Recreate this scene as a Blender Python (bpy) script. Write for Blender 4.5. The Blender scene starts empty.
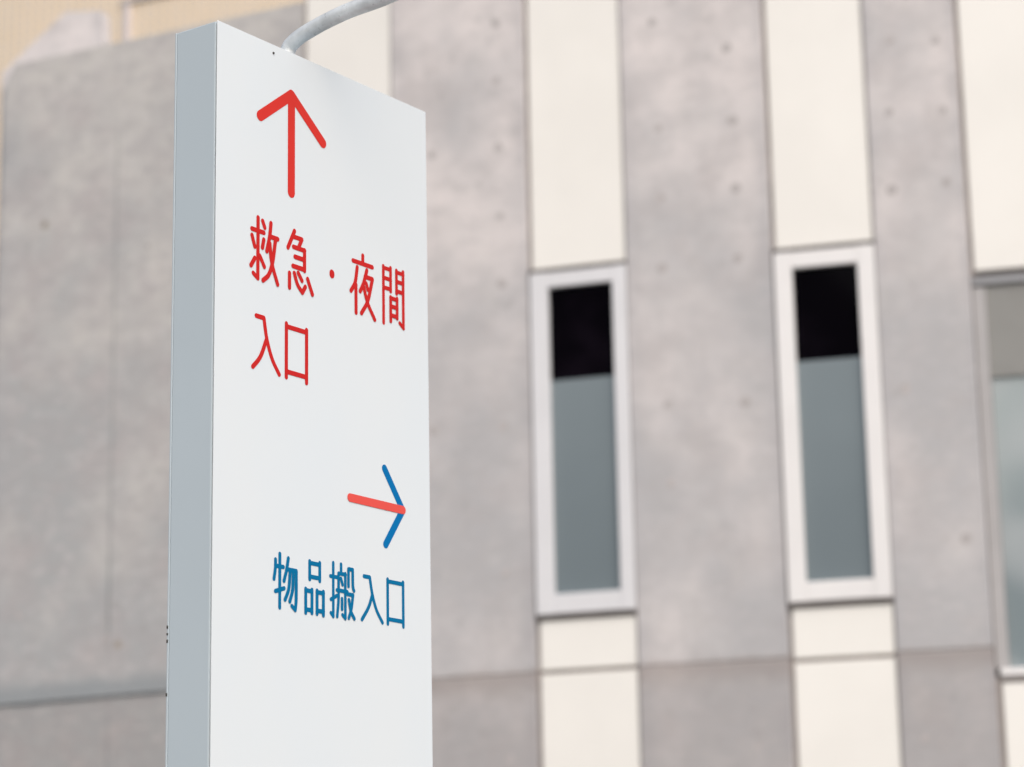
import bpy, bmesh, math, random
from mathutils import Vector, Matrix
R = math.radians
random.seed(7)
scene = bpy.context.scene
col = scene.collection

# ------------------------------------------------------------------ helpers
def link(name, me, mats, parent=None, loc=(0, 0, 0), rotz=0.0):
    o = bpy.data.objects.new(name, me)
    col.objects.link(o)
    for m in (mats if isinstance(mats, (list, tuple)) else [mats]):
        me.materials.append(m)
    o.location = loc
    o.rotation_euler = (0, 0, rotz)
    if parent:
        o.parent = parent
    return o

def obj(name, bm, mats, parent=None, loc=(0, 0, 0), rotz=0.0):
    bmesh.ops.recalc_face_normals(bm, faces=bm.faces[:])
    me = bpy.data.meshes.new(name)
    bm.to_mesh(me)
    bm.free()
    return link(name, me, mats, parent, loc, rotz)

def thing(name, label, cat, loc=(0, 0, 0), rotz=0.0, group=None):
    o = bpy.data.objects.new(name, None)
    col.objects.link(o)
    o.location = loc
    o.rotation_euler = (0, 0, rotz)
    o.empty_display_size = 0.2
    o['label'] = label
    o['category'] = cat
    if group:
        o['group'] = group
    return o

def box(bm, x0, x1, y0, y1, z0, z1, bev=0.0, mi=0):
    g = bmesh.ops.create_cube(bm, size=1.0)
    vs = g['verts']
    for v in vs:
        v.co = Vector((x0 + (v.co.x + .5) * (x1 - x0), y0 + (v.co.y + .5) * (y1 - y0), z0 + (v.co.z + .5) * (z1 - z0)))
    fs = set(f for v in vs for f in v.link_faces)
    for f in fs:
        f.material_index = mi
    if bev > 0:
        es = list(set(e for v in vs for e in v.link_edges))
        r = bmesh.ops.bevel(bm, geom=es, offset=bev, segments=2, profile=.5, affect='EDGES')
        for f in r['faces']:
            f.material_index = mi

def prism_xz(bm, pts, y0, y1, mi=0):
    a = [bm.verts.new((x, y0, z)) for x, z in pts]
    b = [bm.verts.new((x, y1, z)) for x, z in pts]
    n = len(pts)
    fs = [bm.faces.new(a), bm.faces.new(b[::-1])]
    for i in range(n):
        fs.append(bm.faces.new((a[i], b[i], b[(i + 1) % n], a[(i + 1) % n])))
    for f in fs:
        f.material_index = mi

def prism_xy(bm, pts, z0, ztop, mi=0, tops=None):
    a = [bm.verts.new((x, y, z0)) for x, y in pts]
    b = [bm.verts.new((x, y, ztop(x) if callable(ztop) else ztop)) for x, y in pts]
    n = len(pts)
    fs = [bm.faces.new(a[::-1])] + [bm.faces.new([b[k] for k in idx]) for idx in (tops or [range(n)])]
    for i in range(n):
        fs.append(bm.faces.new((a[i], a[(i + 1) % n], b[(i + 1) % n], b[i])))
    for f in fs:
        f.material_index = mi

def disc(bm, x, z, y, r, n=14, mi=0, sx=1.0, sz=1.0):
    f = bm.faces.new([bm.verts.new((x + sx * r * math.cos(2 * math.pi * k / n), y, z + sz * r * math.sin(2 * math.pi * k / n))) for k in range(n)])
    f.material_index = mi

def tube(bm, pts, r, n=20, cap=True):
    pts = [Vector(p) for p in pts]
    rings = []
    prev = None
    for i, p in enumerate(pts):
        t = (pts[min(i + 1, len(pts) - 1)] - pts[max(i - 1, 0)]).normalized()
        if prev is None:
            u = t.cross(Vector((1, 0, 0)))
            if u.length < .1:
                u = t.cross(Vector((0, 1, 0)))
        else:
            u = prev - t * prev.dot(t)
        u.normalize()
        prev = u
        w = t.cross(u)
        rr = r[i] if isinstance(r, (list, tuple)) else r
        rings.append([bm.verts.new(p + (u * math.cos(2 * math.pi * k / n) + w * math.sin(2 * math.pi * k / n)) * rr) for k in range(n)])
    for a, b in zip(rings, rings[1:]):
        for k in range(n):
            f = bm.faces.new((a[k], a[(k + 1) % n], b[(k + 1) % n], b[k]))
            f.smooth = True
    if cap:
        bm.faces.new(rings[0][::-1])
        bm.faces.new(rings[-1])

def spline(pts, k=8):
    P = [Vector(p) for p in pts]
    P = [2 * P[0] - P[1]] + P + [2 * P[-1] - P[-2]]
    out = []
    for i in range(1, len(P) - 2):
        for j in range(k):
            t = j / k
            a, b, c, d = P[i - 1], P[i], P[i + 1], P[i + 2]
            out.append(.5 * ((2 * b) + (c - a) * t + (2 * a - 5 * b + 4 * c - d) * t * t + (3 * b - a - 3 * c + d) * t ** 3))
    out.append(P[-2])
    return out

# ------------------------------------------------------------------ materials
class NT:
    def __init__(s, name):
        s.m = bpy.data.materials.new(name)
        s.m.use_nodes = True
        s.t = s.m.node_tree
        s.b = s.t.nodes['Principled BSDF']
    def n(s, ty, **kw):
        o = s.t.nodes.new(ty)
        for k, v in kw.items():
            if k in o.inputs:
                o.inputs[k].default_value = v
            else:
                setattr(o, k, v)
        return o
    def l(s, a, b):
        s.t.links.new(a, b)
    def math(s, op, a, b=None, c=None):
        o = s.t.nodes.new('ShaderNodeMath')
        o.operation = op
        for i, v in enumerate((a, b, c)):
            if v is None:
                continue
            if isinstance(v, (int, float)):
                o.inputs[i].default_value = v
            else:
                s.l(v, o.inputs[i])
        return o.outputs[0]
    def mix(s, fac, a, b, mode='MIX'):
        o = s.t.nodes.new('ShaderNodeMix')
        o.data_type = 'RGBA'
        o.blend_type = mode
        for sock, v in ((o.inputs['Factor'], fac), (o.inputs['A'], a), (o.inputs['B'], b)):
            if isinstance(v, (int, float)):
                sock.default_value = v
            elif isinstance(v, tuple):
                sock.default_value = (*v, 1)
            else:
                s.l(v, sock)
        return o.outputs['Result']
    def ramp(s, v, lo, hi):
        o = s.t.nodes.new('ShaderNodeMapRange')
        o.interpolation_type = 'SMOOTHSTEP'
        s.l(v, o.inputs[0])
        o.inputs[1].default_value = lo
        o.inputs[2].default_value = hi
        return o.outputs[0]
    def noise(s, vec, scale, detail=4, rough=.55):
        o = s.n('ShaderNodeTexNoise')
        o.inputs['Scale'].default_value = scale
        o.inputs['Detail'].default_value = detail
        o.inputs['Roughness'].default_value = rough
        s.l(vec, o.inputs['Vector'])
        return o.outputs[0]
    def coords(s, jitter=True):
        tc = s.n('ShaderNodeTexCoord')
        base = tc.outputs['Object']
        if not jitter:
            return base, base
        oi = s.n('ShaderNodeObjectInfo')
        k = s.math('MULTIPLY', oi.outputs['Random'], 60.0)
        v = s.n('ShaderNodeVectorMath', operation='ADD')
        s.l(base, v.inputs[0])
        s.l(k, v.inputs[1])
        return base, v.outputs[0]
    def bump(s, h, strength, dist):
        b = s.n('ShaderNodeBump')
        b.inputs['Strength'].default_value = strength
        b.inputs['Distance'].default_value = dist
        s.l(h, b.inputs['Height'])
        s.l(b.outputs[0], s.b.inputs['Normal'])

def scaled(t, vec, sc):
    v = t.n('ShaderNodeVectorMath', operation='MULTIPLY')
    t.l(vec, v.inputs[0])
    v.inputs[1].default_value = sc
    return v.outputs[0]

def plain(name, c, rough=.5, spec=.5, var=.06, scale=3.0, metal=0.0, bump=0.0):
    t = NT(name)
    base, vec = t.coords()
    n = t.noise(vec, scale, 5)
    f = t.ramp(n, .3, .7)
    a = tuple(x * (1 - var) for x in c)
    b = tuple(min(1, x * (1 + var)) for x in c)
    t.l(t.mix(f, a, b), t.b.inputs['Base Color'])
    n2 = t.noise(vec, scale * 6, 3)
    t.l(t.math('MULTIPLY_ADD', n2, .16, rough - .08), t.b.inputs['Roughness'])
    t.b.inputs['Specular IOR Level'].default_value = spec
    t.b.inputs['Metallic'].default_value = metal
    if bump:
        t.bump(t.noise(vec, scale * 25, 3), bump, .002)
    return t.m

def concrete(name, joint_z=None, joints_x=(), stain=.5, light=1.0, above=False, var=1.0, band=(.27, .75), hi=(.735, .68, .665), lo=(.455, .447, .455)):
    t = NT(name)
    base, vec = t.coords()
    sep = t.n('ShaderNodeSeparateXYZ')
    t.l(base, sep.inputs[0])
    X, Z = sep.outputs[0], sep.outputs[2]
    C = lambda c: tuple(v * light for v in c)
    # broad pours: pinkish against cool grey, height ramp partly paints in the brighter light higher up
    big = t.noise(scaled(t, vec, (1.2, 1.2, 1.0)), 1.0, 5, .55)
    h = t.math('MULTIPLY_ADD', Z, .07, -.43)
    f = t.ramp(t.math('ADD', big, h), *band)
    c = t.mix(f, C(lo), C(hi))
    mid = t.noise(vec, 2.6, 6, .62)
    c = t.mix(t.math('MULTIPLY', t.ramp(mid, .47, .72), .50 * var), c, C((.47, .435, .43)))
    pale = t.noise(scaled(t, vec, (1.3, 1.3, .9)), 3.6, 6, .6)
    c = t.mix(t.math('MULTIPLY', t.ramp(pale, .50, .80), .38 * var), c, C((.60, .578, .562)))
    # run-off streaks
    st = t.noise(scaled(t, vec, (9, 9, .55)), 1.0, 4, .6)
    c = t.mix(t.math('MULTIPLY', t.ramp(st, .55, .78), .32), c, C((.41, .395, .395)))
    # blotches and small blowholes
    bl = t.noise(vec, 7.5, 3, .5)
    c = t.mix(t.math('MULTIPLY', t.ramp(bl, .60, .76), .28 + .3 * stain), c, C((.36, .345, .345)))
    mot = t.noise(scaled(t, vec, (1, 1, 1.7)), 5.5, 8, .72)
    c = t.mix(t.math('MULTIPLY', t.ramp(mot, .40, .62), .30 * var), c, C((.42, .40, .40)))
    mo2 = t.noise(scaled(t, vec, (.8, 1, 2.0)), 11.0, 6, .7)
    c = t.mix(t.math('MULTIPLY', t.ramp(mo2, .50, .70), .26 * var), c, C((.64, .61, .60)))
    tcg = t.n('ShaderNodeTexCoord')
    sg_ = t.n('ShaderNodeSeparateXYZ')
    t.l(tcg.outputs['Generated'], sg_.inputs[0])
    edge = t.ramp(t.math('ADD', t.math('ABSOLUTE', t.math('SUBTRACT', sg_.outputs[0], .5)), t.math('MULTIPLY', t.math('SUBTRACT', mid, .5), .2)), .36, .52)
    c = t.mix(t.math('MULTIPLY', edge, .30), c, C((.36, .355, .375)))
    fine = t.noise(vec, 60, 4, .7)
    c = t.mix(t.math('MULTIPLY', t.ramp(fine, .3, .75), .12), c, C((.30, .29, .28)))
    wob = t.math('MULTIPLY', t.math('SUBTRACT', t.noise(vec, 5, 4), .5), .10)
    if joint_z is not None:
        d = t.math('ADD', t.math('SUBTRACT', Z, joint_z), wob)
        if above:       # grey damp band over the joint
            k = t.math('MULTIPLY', t.ramp(d, .17, .06), t.ramp(d, -.03, .0))
            c = t.mix(t.math('MULTIPLY', k, .75), c, C((.285, .31, .325)))
        else:           # brownish cement stain straddling the joint
            k = t.math('MULTIPLY', t.ramp(d, .05, -.01), t.ramp(d, -.20, -.02))
            c = t.mix(t.math('MULTIPLY', k, .50), c, C((.34, .295, .275)))
        low = t.ramp(t.math('SUBTRACT', Z, joint_z), .02, -.02)
        c = t.mix(t.math('MULTIPLY', low, .85), c, t.mix(1.0, c, C((.86, .84, .83)), 'MULTIPLY'))
    for jx, amt, z0, z1 in joints_x:
        k = t.ramp(t.math('ABSOLUTE', t.math('ADD', t.math('SUBTRACT', X, jx), t.math('MULTIPLY', wob, .12))), .022, .003)
        zz = t.math('MULTIPLY', t.ramp(Z, z0 - .25, z0 + .25), t.ramp(Z, z1 + .25, z1 - .25))
        c = t.mix(t.math('MULTIPLY', t.math('MULTIPLY', k, zz), amt), c, C((.25, .26, .26)))
    t.l(c, t.b.inputs['Base Color'])
    t.b.inputs['Roughness'].default_value = .82
    t.b.inputs['Specular IOR Level'].default_value = .3
    t.bump(t.math('ADD', fine, t.math('MULTIPLY', mid, 2.0)), .25, .006)
    return t.m

JZ = 3.737
M = {}
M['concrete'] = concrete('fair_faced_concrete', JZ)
M['end_concrete'] = concrete('weathered_concrete', 3.80, ((.97, .40, 4.2, 7.9), (.97, .6, 4.15, 4.7), (.98, .45, 2.9, 3.7), (1.95, .3, 3.8, 8.3)), stain=.9, light=1.0, above=True, var=1.8, hi=(.60, .575, .545), lo=(.425, .428, .43), band=(.36, .66))
M['core'] = concrete('rough_concrete', None)
M['pale_concrete'] = concrete('pale_concrete', None, (), .1, 1.12)
M['tie'] = plain('tie_hole_mortar', (.455, .425, .418), .9, .2, .15, 20)
M['rust'] = plain('rust_stain', (.36, .32, .28), .9, .2, .15, 20)
M['cream'] = plain('cream_cladding', (.832, .806, .758), .55, .35, .025, 1.3)
M['gap'] = plain('sealant_joint', (.42, .375, .35), .85, .2, .15, 4)
M['joint_shadow'] = plain('brown_joint_shadow', (.10, .083, .077), .6, .4, .12, 5)  # dark colour standing in for shade in the open joints
M['soft_joint_shadow'] = plain('grey_joint_shadow', (.24, .215, .205), .6, .4, .1, 5)  # softer painted joint shade for the wide window
M['frame'] = plain('silver_white_frame', (.70, .695, .71), .4, .5, .02, 3)
M['frame_w'] = plain('white_frame', (.78, .76, .75), .4, .5, .02, 3)
M['grey_box'] = plain('grey_metal_box', (.37, .37, .385), .5, .4, .05, 3)
M['jamb'] = plain('pale_grey_jamb', (.40, .385, .385), .5, .4, .05, 3)
M['blind'] = plain('grey_blind', (.265, .262, .250), .8, .2, .05, 3)

def glass_dark():
    t = NT('dark_window_glass')
    base, vec = t.coords()
    n = t.noise(vec, 2.0, 3)
    t.l(t.mix(t.ramp(n, .45, .8), (.0016, .0011, .002), (.006, .004, .007)), t.b.inputs['Base Color'])
    t.b.inputs['Roughness'].default_value = .04
    t.b.inputs['Specular IOR Level'].default_value = .02
    return t.m
M['glass'] = glass_dark()

def film(name, top, bot, z0, z1, reflection=0.0):
    t = NT(name)
    base, vec = t.coords()
    sep = t.n('ShaderNodeSeparateXYZ')
    t.l(base, sep.inputs[0])
    n = t.noise(vec, 1.6, 3)
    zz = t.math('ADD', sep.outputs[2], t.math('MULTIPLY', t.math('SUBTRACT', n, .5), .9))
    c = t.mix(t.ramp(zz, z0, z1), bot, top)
    if reflection:
        n2 = t.noise(scaled(t, vec, (1, 1, 1.6)), 1.5, 0)
        c = t.mix(t.math('MULTIPLY', t.ramp(n2, .45, .75), reflection), c, (.46, .48, .49))  # pale patches paint reflections into the film colour
    t.l(c, t.b.inputs['Base Color'])
    t.b.inputs['Roughness'].default_value = .35
    t.b.inputs['Specular IOR Level'].default_value = .12
    return t.m
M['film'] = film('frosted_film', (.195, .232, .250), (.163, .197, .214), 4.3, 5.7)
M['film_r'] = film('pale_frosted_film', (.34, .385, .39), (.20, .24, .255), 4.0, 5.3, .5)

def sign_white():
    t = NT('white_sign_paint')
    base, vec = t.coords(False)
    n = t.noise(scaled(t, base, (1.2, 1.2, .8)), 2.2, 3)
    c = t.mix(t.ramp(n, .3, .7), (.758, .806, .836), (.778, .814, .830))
    sp = t.noise(base, 110, 2)
    c = t.mix(t.math('MULTIPLY', t.ramp(sp, .74, .80), .25), c, (.55, .54, .52))
    t.l(c, t.b.inputs['Base Color'])
    n2 = t.noise(base, 9, 4)
    t.l(t.math('MULTIPLY_ADD', n2, .10, .32), t.b.inputs['Roughness'])
    t.b.inputs['Specular IOR Level'].default_value = .4
    t.bump(t.noise(base, 420, 2), .04, .0005)
    return t.m
M['white'] = sign_white()
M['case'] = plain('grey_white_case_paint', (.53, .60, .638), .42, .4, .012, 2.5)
M['seam'] = plain('shadow_seam', (.40, .41, .41), .7, .3, .08, 8)
M['chip'] = plain('chipped_paint', (.06, .055, .05), .8, .2, .2, 60)
M['galv'] = plain('galvanised_steel', (.76, .79, .80), .30, .7, .20, 18, .12, .3)
M['red'] = plain('red_vinyl', (.67, .040, .030), .6, .12, .02, 8)
M['text_red'] = plain('deep_red_vinyl', (.59, .022, .020), .6, .12, .02, 8)
M['shaft'] = plain('coral_red_vinyl', (.80, .098, .080), .6, .12, .02, 8)
M['blue'] = plain('blue_vinyl', (.001, .165, .43), .6, .12, .02, 8)
M['text_blue'] = plain('deep_blue_vinyl', (.001, .158, .34), .6, .12, .02, 8)

def tile_mat():
    t = NT('tan_wall_tile')
    base, vec = t.coords(False)
    mp = t.n('ShaderNodeMapping')
    mp.inputs['Rotation'].default_value = (R(90), 0, 0)
    t.l(base, mp.inputs['Vector'])
    b = t.n('ShaderNodeTexBrick')
    b.offset = 0.0
    b.inputs['Scale'].default_value = 1.0
    b.inputs['Mortar Size'].default_value = .016
    b.inputs['Brick Width'].default_value = .10
    b.inputs['Row Height'].default_value = .10
    b.inputs['Color1'].default_value = (.87, .70, .48, 1)
    b.inputs['Color2'].default_value = (.87, .72, .53, 1)
    b.inputs['Mortar'].default_value = (.62, .54, .46, 1)
    t.l(mp.outputs[0], b.inputs['Vector'])
    n = t.noise(base, .8, 4)
    c = t.mix(t.math('MULTIPLY', t.ramp(n, .4, .7), .5), b.outputs['Color'], (.86, .70, .54))
    t.l(c, t.b.inputs['Base Color'])
    t.b.inputs['Roughness'].default_value = .5
    return t.m
M['tile'] = tile_mat()
M['pipe'] = plain('pale_pipe_paint', (.68, .62, .62), .5, .4, .03, 3)
M['ledge'] = plain('grey_ledge', (.50, .46, .44), .7, .3, .06, 3)

def paving():
    t = NT('asphalt_paving')
    base, vec = t.coords(False)
    n = t.noise(base, .5, 6)
    f = t.noise(base, 90, 4)
    c = t.mix(t.ramp(n, .35, .7), (.085, .084, .083), (.13, .128, .125))
    c = t.mix(t.math('MULTIPLY', f, .3), c, (.22, .215, .21))
    t.l(c, t.b.inputs['Base Color'])
    t.b.inputs['Roughness'].default_value = .9
    t.bump(f, .4, .01)
    return t.m
M['ground'] = paving()

# ------------------------------------------------------------------ ground
bm = bmesh.new()
S = 400
bm.faces.new([bm.verts.new(p) for p in ((-S, -S, 0), (S, -S, 0), (S, S, 0), (-S, S, 0))])
o = obj('ground', bm, M['ground'])
o['kind'] = 'structure'

# ------------------------------------------------------------------ facade plan
PTS = [(-3.709, 18.115), (-1.414, 16.970), (-0.801, 16.723), (0.145, 16.397), (0.766, 16.200),
       (1.722, 15.919), (2.340, 15.753), (2.940, 15.598), (4.493, 15.211), (5.800, 14.900)]
ANG = [26.5, 22, 19, 17.6, 16.4, 15, 14.5, 14, 13.4]
LEN = [math.dist(PTS[i], PTS[i + 1]) for i in range(9)]
TOP = 9.7
bld = thing('concrete_building', 'grey fair-faced concrete building with cream vertical strips and tall narrow windows, behind the white sign', 'building', (0, 16.5, 0))
def part(name, bm, mats, i, parent=None):
    o = obj(name, bm, mats, bld, (PTS[i][0], PTS[i][1] - 16.5, 0), -R(ANG[i]))
    return o
def sub(name, bm, mats, parent):
    return obj(name, bm, mats, parent)

# back body
bm = bmesh.new()
back = []
for i, (x, y) in enumerate(PTS):
    a = R(ANG[min(i, 8)])
    back.append((x + .34 * math.sin(a), y - 16.5 + .34 * math.cos(a)))
a0 = R(26.5)
left_back = (PTS[0][0] + math.sin(a0) * 3.5 - math.cos(a0) * 2.6, PTS[0][1] - 16.5 + math.cos(a0) * 3.5 + math.sin(a0) * 2.6)
back[0] = (back[0][0] - .2 * math.cos(a0), back[0][1] + .2 * math.sin(a0))
prism_xy(bm, back + [(7.0, 1.8), left_back], 0, 8.40)
obj('building_core', bm, M['core'], bld)

# curved end wall on the left
bm = bmesh.new()
L = LEN[0] - .024
r = .11
arc = [(-.155 + r - r * math.cos(R(t)), r - r * math.sin(R(t))) for t in (0, 15, 30, 45, 60, 75, 90)]
plan = [(-.155, .33)] + arc + [(.02, 0), (L, 0), (L, .33), (.02, .33)]
ztop = lambda x: 8.617 - max(0.0, min(.26, (.02 - x) * 1.5))
prism_xy(bm, plan, 3.80, ztop, 0, [list(range(0, 9)) + [11], [8, 9, 10, 11]])
prism_xy(bm, plan, 0, 3.762)
core = [(-.11, .32), (-.12, .12), (-.02, .02), (L - .01, .02), (L - .02, .32)]
prism_xy(bm, core, 3.762, 3.80)
for (s, z, rr, mi) in ((.336, 7.305, .030, 2), (.228, 6.46, .027, 1), (.20, 6.10, .02, 1), (.199, 4.429, .03, 1), (1.056, 4.15, .030, 2),
                       (.21, 5.15, .018, 1), (.95, 4.20, .03, 1), (1.18, 7.35, .022, 1), (1.25, 7.0, .02, 1), (1.2, 5.1, .017, 1),
                       (2.2, 7.30, .02, 1), (2.2, 6.35, .02, 1), (2.2, 5.4, .02, 1), (1.2, 3.1, .02, 1), (.25, 3.1, .02, 1)):
    disc(bm, s, z, -.002, rr, 14, mi)
w = part('end_wall', bm, [M['end_concrete'], M['tie'], M['rust']], 0)
w['label'] = 'weathered concrete end wall with a rounded corner and a dark horizontal joint'
for f in w.data.polygons:
    f.use_smooth = False

# concrete piers
TIES = {2: [(.78, 8.22), (.77, 7.80), (.78, 7.32), (.785, 6.83), (.79, 6.36), (.78, 5.38), (.30, 7.33), (.29, 5.40), (.78, 4.40), (.78, 3.2)],
        4: [(.231, 8.07), (.248, 7.317), (.245, 6.828), (.243, 6.347), (.252, 5.422), (.254, 4.906), (.73, 7.82), (.75, 7.31), (.755, 6.84), (.75, 6.36), (.76, 5.4), (.75, 3.2), (.25, 2.7)],
        6: [(.177, 7.744), (.467, 7.709), (.145, 7.25), (.484, 7.226), (.134, 6.72), (.483, 6.74), (.15, 5.4), (.47, 4.42), (.15, 3.2)],
        8: [(.2, 7.3), (.2, 6.35), (.7, 6.84), (.7, 5.4)]}
def pier(i):
    L = LEN[i]
    bm = bmesh.new()
    a, b = .002, L - .026
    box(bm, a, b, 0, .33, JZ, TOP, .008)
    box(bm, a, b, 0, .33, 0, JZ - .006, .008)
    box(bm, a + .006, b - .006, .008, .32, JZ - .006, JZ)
    for s, z in TIES[i]:
        disc(bm, s, z, -.002, random.uniform(.027, .037), 14, 1)
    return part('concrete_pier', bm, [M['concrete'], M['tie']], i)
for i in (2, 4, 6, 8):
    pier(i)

# cream strips
def cream(i, z0, z1, a, b):
    bm = bmesh.new()
    box(bm, a, b, .014, .045, z0, z1, .005)
    return part('cladding_panel', bm, M['cream'], i)
def strip(i, window=None, dt=0, db=0, ft=5.66, jz=JZ, g0=.11, g1=.553, h0=4.236, h1=6.292):
    L = LEN[i]
    bm = bmesh.new()
    box(bm, -.024, L, .046, .33, 0, TOP - .05)
    part('joint_backing', bm, M['gap'], i)
    a, b = .003, L - .009
    if window is None:
        cream(i, .15, JZ - .012, a, b)
        cream(i, JZ + .012, TOP, a, b)
        return
    cream(i, .15, jz - .014, a, b)
    cream(i, jz + .014, 4.098 + db, a, b)
    cream(i, 6.428 + dt, TOP, a, b)
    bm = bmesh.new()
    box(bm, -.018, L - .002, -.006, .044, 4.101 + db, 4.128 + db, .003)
    part('joint_shadow_bar', bm, M['joint_shadow'], i)  # dark bar in place of the gap's shadow below the window
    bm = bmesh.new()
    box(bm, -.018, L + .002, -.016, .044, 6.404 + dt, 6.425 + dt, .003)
    part('joint_shadow_bar', bm, M['joint_shadow'], i)  # same painted gap shadow above the window
    x0, x1 = -.012, L - .003
    z0, z1 = 4.131 + db, 6.400 + dt
    bm = bmesh.new()
    box(bm, x0, g0, -.012, .044, z0, z1, .006)
    box(bm, g1, x1, -.012, .044, z0, z1, .006)
    box(bm, g0, g1, -.010, .044, h1, z1 - .002, .006)
    box(bm, g0, g1, -.010, .044, z0 + .002, h0, .006)
    wn = part('window', bm, window, i)
    wn['label'] = 'tall narrow window, dark above and frosted grey below, in a pale frame'
    bm = bmesh.new()
    box(bm, g0, g1, .032, .042, h0, h1)
    sub('glass_pane', bm, M['glass'], wn)
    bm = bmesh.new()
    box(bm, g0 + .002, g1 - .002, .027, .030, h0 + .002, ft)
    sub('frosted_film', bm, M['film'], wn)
strip(1)
strip(3, M['frame'], 0, -.026)
strip(5, M['frame_w'], -.030, -.050, 5.640, JZ - .018, .103, .526, 4.208, 6.256)

# wide window at the right
L = LEN[7]
bm = bmesh.new()
box(bm, -.024, L, .046, .33, 6.11, TOP - .05)
box(bm, -.024, L, .046, .33, 0, 3.556)
box(bm, -.024, L, .20, .33, 3.556, 6.11)
part('joint_backing', bm, M['gap'], 7)
cream(7, 6.135, TOP, .004, L - .02)
cream(7, .15, 3.515, .012, L - .02)
bm = bmesh.new()
box(bm, .004, L, .016, .044, 3.526, 3.554, .003)
part('joint_shadow_bar', bm, M['soft_joint_shadow'], 7)  # bar coloured as the shade in the joint
bm = bmesh.new()
box(bm, .004, L, .024, .044, 6.112, 6.130, .003)
part('joint_shadow_bar', bm, M['soft_joint_shadow'], 7)
bm = bmesh.new()
box(bm, -.020, .060, .05, .19, 3.612, 6.035, .004)
wn = part('window', bm, M['jamb'], 7)
wn['label'] = 'wide frosted window cut by the right edge, under a grey blind box'
bm = bmesh.new(); box(bm, L - .075, L - .03, .05, .19, 3.612, 6.035, .004); sub('jamb', bm, M['grey_box'], wn)
bm = bmesh.new(); box(bm, -.020, L - .03, .047, .19, 6.055, 6.108, .004); sub('blind_box', bm, M['grey_box'], wn)
bm = bmesh.new(); box(bm, .062, L - .076, .075, .079, 5.45, 6.046); sub('roller_blind', bm, M['blind'], wn)
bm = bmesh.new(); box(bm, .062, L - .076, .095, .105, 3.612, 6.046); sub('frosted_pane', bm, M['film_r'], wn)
bm = bmesh.new(); box(bm, .004, L - .03, .012, .19, 3.560, 3.608, .006); sub('sill', bm, M['frame_w'], wn)

# pale parapet block standing on the roof behind the end wall
bm = bmesh.new()
pts = [(-.42, 8.40), (-.42, 8.76), (-.343, 8.819), (.168, 9.152), (.468, 9.109), (.51, 9.09), (.53, 8.84), (.53, 8.40)]
prism_xz(bm, pts, .40, .50)
o = obj('roof_parapet', bm, M['pale_concrete'], None, (PTS[0][0], PTS[0][1], 0), -R(26.5))
o['label'] = 'pale concrete parapet block with a sloping left side, above the left end wall'
o['category'] = 'parapet'

# tan tiled building further back
tb = thing('tiled_building', 'tan tiled building partly seen above the concrete wall at top left', 'building', (PTS[0][0] + 5 * math.sin(a0), PTS[0][1] + 5 * math.cos(a0), 0), -R(26.5))
bm = bmesh.new()
box(bm, -9, 7.3, 0, 9, 0, 15.0, .02)
obj('tiled_wall', bm, M['tile'], tb)
bm = bmesh.new(); box(bm, -2.60, 7.2, -.03, -.002, 11.40, 11.45, .006); obj('ledge', bm, M['ledge'], tb)
bm = bmesh.new(); box(bm, -2.555, -2.475, -.028, -.002, .02, 11.397, .012); obj('downpipe', bm, M['pipe'], tb)

# ------------------------------------------------------------------ the sign
A = R(35.2535)
W, D, H = .657, .110, 3.466
sg = thing('direction_sign', 'tall white pylon sign with red and blue arrows and Japanese lettering', 'sign', (-.5516, 4.60, 0), R(90) - A)
bm = bmesh.new()
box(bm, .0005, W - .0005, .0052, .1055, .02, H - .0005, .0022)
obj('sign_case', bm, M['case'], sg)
bm = bmesh.new()
box(bm, .0025, W - .0025, .0012, .0050, .022, H - .006)
obj('shadow_gap', bm, M['seam'], sg)
bm = bmesh.new()
box(bm, 0, W, 0, .0012, .02, H, .0004)
obj('face_panel', bm, M['white'], sg)
bm = bmesh.new()
box(bm, 0, W, .1058, .110, .02, H - .0005, .0010)
rng = random.Random(3)
for z, h in ((2.304, .006), (2.291, .004), (2.278, .006), (2.180, .006)):
    box(bm, -.0009, -.0001, .1066, .1102, z - h / 2, z + h / 2, 0, 1)
obj('rear_panel', bm, [M['case'], M['chip']], sg)
bm = bmesh.new()
tube(bm, [(.1632, .0005, 3.4482), (.1632, -.0016, 3.4482)], .0024, 12)
obj('screw', bm, M['chip'], sg)
bm = bmesh.new()
box(bm, -.08, W + .08, -.10, D + .10, 0, .019, .004)
for x in (-.05, W + .05):
    for y in (-.07, D + .07):
        tube(bm, [(x, y, .018), (x, y, .045)], .011, 8)
obj('base_plate', bm, M['galv'], sg)

# gooseneck lamp arm over the face
path = [(-.009, 3.462), (-.009, 3.490), (-.006, 3.508), (.005, 3.518), (.027, 3.528), (.066, 3.538), (.110, 3.546), (.160, 3.552), (.25, 3.557), (.34, 3.575), (.43, 3.63), (.52, 3.70)]
pp = spline([(.281, .055 - o_, z) for o_, z in path], 6)
bm = bmesh.new()
tube(bm, pp, .0156, 24)
arm = obj('lamp_arm', bm, M['galv'], sg)
bm = bmesh.new()
e = pp[-1]
tube(bm, [e + Vector((0, .02, .004)), e + Vector((0, -.03, .004)), e + Vector((0, -.05, -.01)), e + Vector((0, -.045, -.05)), e + Vector((0, -.03, -.09))], [.024, .026, .032, .045, .05], 20)
obj('lamp_head', bm, M['galv'], arm)

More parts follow.
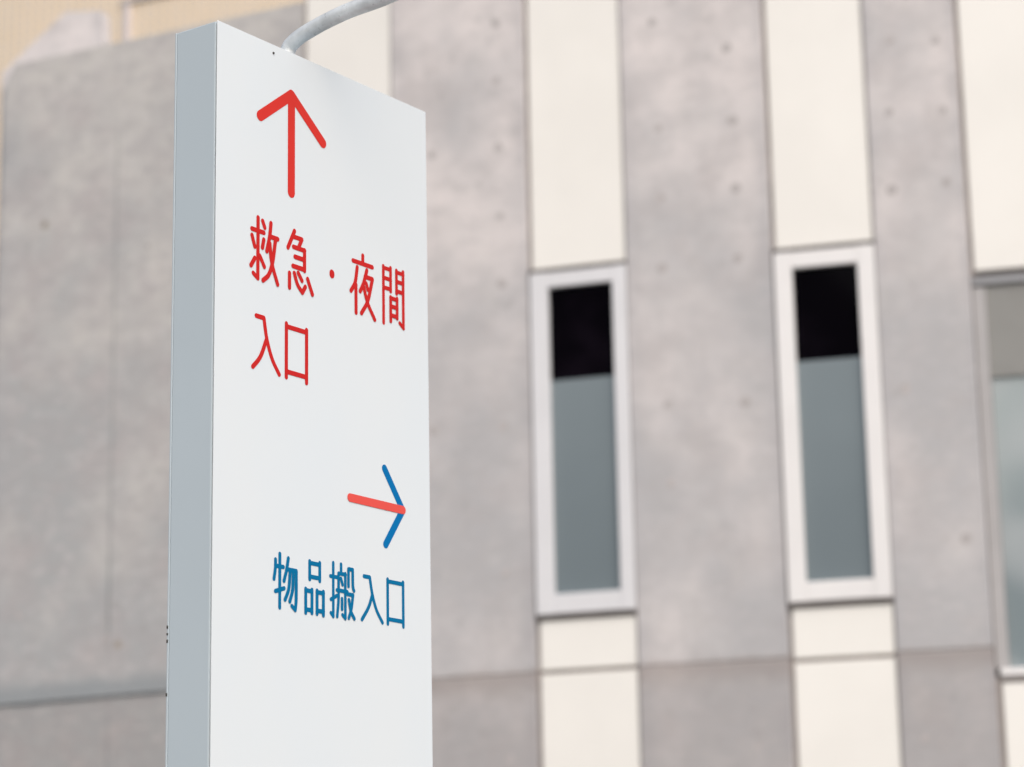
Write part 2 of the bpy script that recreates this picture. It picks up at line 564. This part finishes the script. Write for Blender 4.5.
# lettering: strokes in millimetres on the face (x from the left edge, z above 2 m)
GL={
 'rescue': [('l',[(120.4,1098.8),(120.4,977.5),(107.2,984.8)]),('l',[(102.5,1072.4),(137.4,1072.4)]),('l',[(133.6,1095.2),(139.8,1083.1)]),('l',[(102.7,1059.5),(111.0,1038.6)]),('l',[(111.2,1015.7),(100.2,998.7)]),('l',[(136.9,1058.3),(133.1,1041.7)]),('l',[(125.6,1023.3),(138.8,1004.5)]),('c',[(157.7,1096.3),(154.2,1069.8),(145.9,1037.4)]),('l',[(155.8,1069.0),(177.9,1069.0)]),('c',[(171.2,1066.5),(162.8,1019.4),(151.7,991.8),(135.1,976.6)]),('c',[(154.3,1055.1),(160.7,1016.8),(177.8,977.9)])],
 'urgent': [('l',[(228.3,1097.9),(208.7,1059.9)]),('l',[(225.8,1085.8),(250.4,1085.8),(240.0,1065.8)]),('l',[(225.2,1064.9),(259.0,1064.9)]),('l',[(258.5,1065.4),(258.5,1023.7)]),('l',[(229.7,1045.8),(257.4,1045.8)]),('l',[(223.5,1025.8),(258.1,1025.8)]),('l',[(213.2,1009.0),(213.2,979.9)]),('c',[(227.6,1012.0),(237.1,991.4),(251.8,977.8)]),('l',[(251.8,977.8),(260.7,991.4)]),('l',[(239.2,1015.1),(250.5,1001.8)]),('l',[(267.6,1008.8),(282.2,980.7)])],
 'dot': [('l',[(343.1,1037.6),(343.1,1035.3)])],
 'night': [('l',[(441.2,1097.5),(441.2,1081.9)]),('l',[(409.7,1080.0),(471.9,1080.0)]),('c',[(423.0,1069.0),(416.1,1035.8),(402.7,1015.4)]),('l',[(418.7,1031.9),(418.7,973.4)]),('c',[(453.9,1069.5),(442.9,1039.6),(432.0,1020.8)]),('l',[(448.0,1054.7),(471.7,1054.7)]),('c',[(471.7,1054.4),(456.1,1005.3),(435.7,975.8)]),('l',[(451.3,1041.5),(456.3,1029.4)]),('c',[(442.8,1033.0),(456.0,1000.9),(478.4,971.2)])],
 'interval': [('l',[(507.9,1091.2),(507.9,971.2)]),('l',[(508.4,1088.0),(531.8,1088.0)]),('l',[(531.6,1092.3),(531.6,1042.3)]),('l',[(508.2,1066.9),(531.6,1066.9)]),('l',[(508.0,1046.3),(531.4,1046.3)]),('l',[(550.9,1091.1),(550.9,1041.8)]),('l',[(550.8,1087.5),(573.5,1087.5)]),('l',[(572.9,1092.7),(572.9,972.8)]),('l',[(573.3,972.8),(560.6,981.2)]),('l',[(551.3,1067.5),(573.2,1067.5)]),('l',[(551.0,1047.1),(572.9,1047.1)]),('l',[(530.9,1030.1),(530.9,979.2)]),('l',[(552.0,1031.5),(552.0,989.2)]),('l',[(531.1,1028.3),(552.5,1028.3)]),('l',[(531.6,1011.1),(552.3,1011.1)]),('l',[(531.4,992.1),(551.4,992.1)])],
 'enter': [('l',[(116.7,902.5),(138.7,902.5)]),('c',[(138.7,902.3),(147.5,862.8),(163.1,826.6),(183.8,800.1)]),('c',[(145.8,860.2),(129.1,824.5),(107.4,800.7)])],
 'mouth': [('l',[(204.8,905.4),(204.8,799.0)]),('l',[(265.1,904.6),(265.1,798.9)]),('l',[(204.8,899.9),(264.5,899.9)]),('l',[(205.9,810.1),(264.6,810.1)])],
 'thing': [('c',[(175.4,440.5),(174.9,424.2),(171.1,403.0)]),('l',[(176.9,428.8),(197.9,428.8)]),('l',[(187.6,452.6),(187.6,350.8)]),('l',[(175.1,380.4),(200.2,388.8)]),('c',[(212.0,447.3),(207.0,424.4),(199.6,402.6)]),('l',[(209.1,425.9),(235.2,425.9)]),('c',[(235.2,425.6),(235.3,392.1),(234.8,368.2),(232.4,351.1)]),('l',[(232.4,351.1),(222.4,357.8)]),('c',[(217.0,421.7),(213.2,389.4),(202.7,367.4)]),('c',[(226.1,421.8),(224.4,388.8),(216.3,365.6)])],
 'goods': [('l',[(275.0,450.0),(275.0,415.5)]),('l',[(304.9,450.5),(304.9,415.5)]),('l',[(275.3,446.9),(304.5,446.9)]),('l',[(275.3,420.6),(304.5,420.6)]),('l',[(263.1,395.5),(263.1,349.6)]),('l',[(281.5,395.8),(281.5,351.1)]),('l',[(263.0,392.7),(281.5,392.7)]),('l',[(263.1,356.2),(281.5,356.2)]),('l',[(296.4,396.0),(296.4,351.4)]),('l',[(315.3,395.9),(315.3,350.4)]),('l',[(296.4,393.1),(315.7,393.1)]),('l',[(296.4,357.4),(315.6,357.4)])],
 'carry': [('l',[(345.6,456.3),(345.6,351.8)]),('l',[(345.4,351.8),(338.2,358.1)]),('l',[(336.8,429.4),(357.4,429.4)]),('l',[(338.3,384.3),(356.3,393.5)]),('l',[(369.3,456.4),(369.3,439.8)]),('c',[(361.5,436.9),(361.3,388.1),(357.1,353.1)]),('l',[(361.5,437.8),(382.9,437.8)]),('l',[(381.9,439.5),(381.9,351.9)]),('l',[(381.8,351.9),(373.0,358.0)]),('l',[(356.3,404.6),(388.1,404.6)]),('l',[(368.5,428.6),(373.2,417.0)]),('l',[(371.5,389.3),(371.5,369.0)]),('l',[(391.5,450.0),(391.5,416.2)]),('l',[(391.6,450.1),(404.4,450.1)]),('c',[(404.4,450.2),(404.9,417.8),(408.4,409.0)]),('l',[(389.1,400.4),(405.1,400.4)]),('c',[(405.1,400.0),(399.5,372.2),(392.1,354.1)]),('c',[(392.2,389.7),(398.5,368.0),(409.0,354.6)])],
 'enter_b': [('l',[(440.4,442.1),(458.4,442.1)]),('c',[(458.4,441.7),(466.3,409.1),(479.2,379.6),(497.8,356.9)]),('c',[(466.3,409.1),(454.6,383.0),(433.3,355.9)])],
 'mouth_b': [('l',[(515.0,445.3),(515.0,356.4)]),('l',[(564.8,445.2),(564.8,356.1)]),('l',[(515.3,441.3),(564.5,441.3)]),('l',[(515.8,366.0),(564.1,366.0)])],
 'head_b': [('l',[(506.0,670.2),(566.5,592.1),(510.7,514.5)])],
 'shaft_b': [('l',[(397.4,592.6),(567.8,592.6)])],
 'up': [('l',[(218.6,1378.9),(218.6,1174.2)]),('l',[(127.0,1308.0),(217.1,1373.8)]),('l',[(217.1,1378.9),(316.9,1300.7)])],
}

def stroke(bm, pts, w, y):
    """one flat vinyl stroke with rounded ends"""
    P = [Vector((p[0], p[1])) for p in pts]
    n = len(P)
    left, right = [], []
    for i in range(n):
        t = (P[min(i + 1, n - 1)] - P[max(i - 1, 0)])
        t.normalize()
        nn = Vector((-t.y, t.x)) * w / 2
        left.append(P[i] + nn)
        right.append(P[i] - nn)
    def capv(c, d):
        a0_ = math.atan2(d.y, d.x)
        return [c + Vector((math.cos(a0_ + math.pi / 2 - math.pi * k / 8), math.sin(a0_ + math.pi / 2 - math.pi * k / 8))) * w / 2 for k in range(1, 8)]
    out = left + capv(P[-1], (P[-1] - P[-2]).normalized()) + right[::-1] + capv(P[0], (P[0] - P[1]).normalized())
    f = bm.faces.new([bm.verts.new((q.x / 1000, y, 2 + q.y / 1000)) for q in out])

def glyph(name, strokes, w, mat, parent, label=None, y0=-.0005):
    bm = bmesh.new()
    k = 0
    for kind, pts in strokes:
        if kind == 'c':
            runs = [[(v.x, v.y) for v in spline([Vector((a, b, 0)) for a, b in pts], 6)]]
        else:
            runs = [pts[i:i + 2] for i in range(len(pts) - 1)]
        for rn in runs:
            stroke(bm, rn, w, y0 - k * .00006)
            k += 1
    bmesh.ops.triangulate(bm, faces=bm.faces[:])
    for f in bm.faces:
        f.normal_update()
        if f.normal.y > 0:
            f.normal_flip()
    me = bpy.data.meshes.new(name)
    bm.to_mesh(me)
    bm.free()
    o = link(name, me, mat, parent)
    if label:
        o['label'] = label
    return o

RW = 9.7
for key, nm in (('rescue', 'kanji_character'), ('urgent', 'kanji_character'), ('night', 'kanji_character'), ('interval', 'kanji_character'), ('enter', 'kanji_character'), ('mouth', 'kanji_character')):
    glyph(nm, GL[key], RW if key != 'interval' else 8.7, M['text_red'], sg, 'red kanji character on the white sign')
glyph('middle_dot', [('l', [(343.1, 1038.2), (343.1, 1035.2)])], 15.5, M['text_red'], sg)
for key in ('thing', 'goods', 'carry', 'enter_b', 'mouth_b'):
    glyph('kanji_character', GL[key], {'thing': 8.5, 'goods': 8.5, 'carry': 7.7}.get(key, 8.3), M['text_blue'], sg, 'blue kanji character on the white sign')
glyph('up_arrow', [('l', [(218.3, 1377), (218.3, 1174.2)]), ('l', [(218.3, 1377), (125, 1307)]), ('l', [(218.3, 1377), (315, 1303)])], 21.5, M['red'], sg, 'red arrow pointing up')
glyph('arrow_head', [('l', [(566, 592.3), (507.5, 668.5)]), ('l', [(566, 592.3), (510, 515)])], 16.5, M['blue'], sg, 'blue head of the right-pointing arrow')
glyph('arrow_shaft', [('l', [(397.4, 592.6), (566.5, 592.6)])], 17.0, M['shaft'], sg, 'coral red shaft of the right-pointing arrow', -.0011)

# ------------------------------------------------------------------ camera
F, PIT, ROL = 2560.07, R(13.8777), R(-1.0863)
cam = bpy.data.cameras.new('camera')
co = bpy.data.objects.new('camera', cam)
col.objects.link(co)
fw = Vector((0, math.cos(PIT), math.sin(PIT)))
up0 = Vector((0, -math.sin(PIT), math.cos(PIT)))
r0 = Vector((1, 0, 0))
rr = r0 * math.cos(ROL) + up0 * math.sin(ROL)
uu = up0 * math.cos(ROL) - r0 * math.sin(ROL)
mat = Matrix((rr, uu, -fw)).transposed().to_4x4()
mat.translation = Vector((0, 0, 1.6))
co.matrix_world = mat
cam.sensor_fit = 'HORIZONTAL'
cam.sensor_width = 36
cam.lens = F / 1024 * 36
cam.clip_start = .1
cam.clip_end = 2000
cam.dof.use_dof = True
cam.dof.focus_distance = 4.95
cam.dof.aperture_fstop = 3.3
scene.camera = co

# ------------------------------------------------------------------ light
SUN_AZ = Vector((.35, -.937)).normalized()
EL = R(42)
w = bpy.data.worlds.new('World')
scene.world = w
w.use_nodes = True
nt = w.node_tree
bg = nt.nodes['Background']
sky = nt.nodes.new('ShaderNodeTexSky')
sky.sky_type = 'NISHITA'
sky.sun_disc = False
sky.sun_elevation = EL
sky.sun_rotation = math.atan2(SUN_AZ.x, SUN_AZ.y)
sky.air_density = 1.0
sky.dust_density = 4.0
sky.ozone_density = 1.0
nt.links.new(sky.outputs[0], bg.inputs[0])
bg.inputs[1].default_value = .112
sl = bpy.data.lights.new('sun', 'SUN')
sl.energy = 2.6
sl.angle = R(90)
sl.color = (1.0, .982, .955)
so = bpy.data.objects.new('sun', sl)
col.objects.link(so)
d = Vector((SUN_AZ.x * math.cos(EL), SUN_AZ.y * math.cos(EL), math.sin(EL)))
so.rotation_euler = d.to_track_quat('Z', 'Y').to_euler()

scene.view_settings.view_transform = 'Standard'
scene.view_settings.look = 'None'
scene.view_settings.exposure = 0
scene.view_settings.gamma = 1
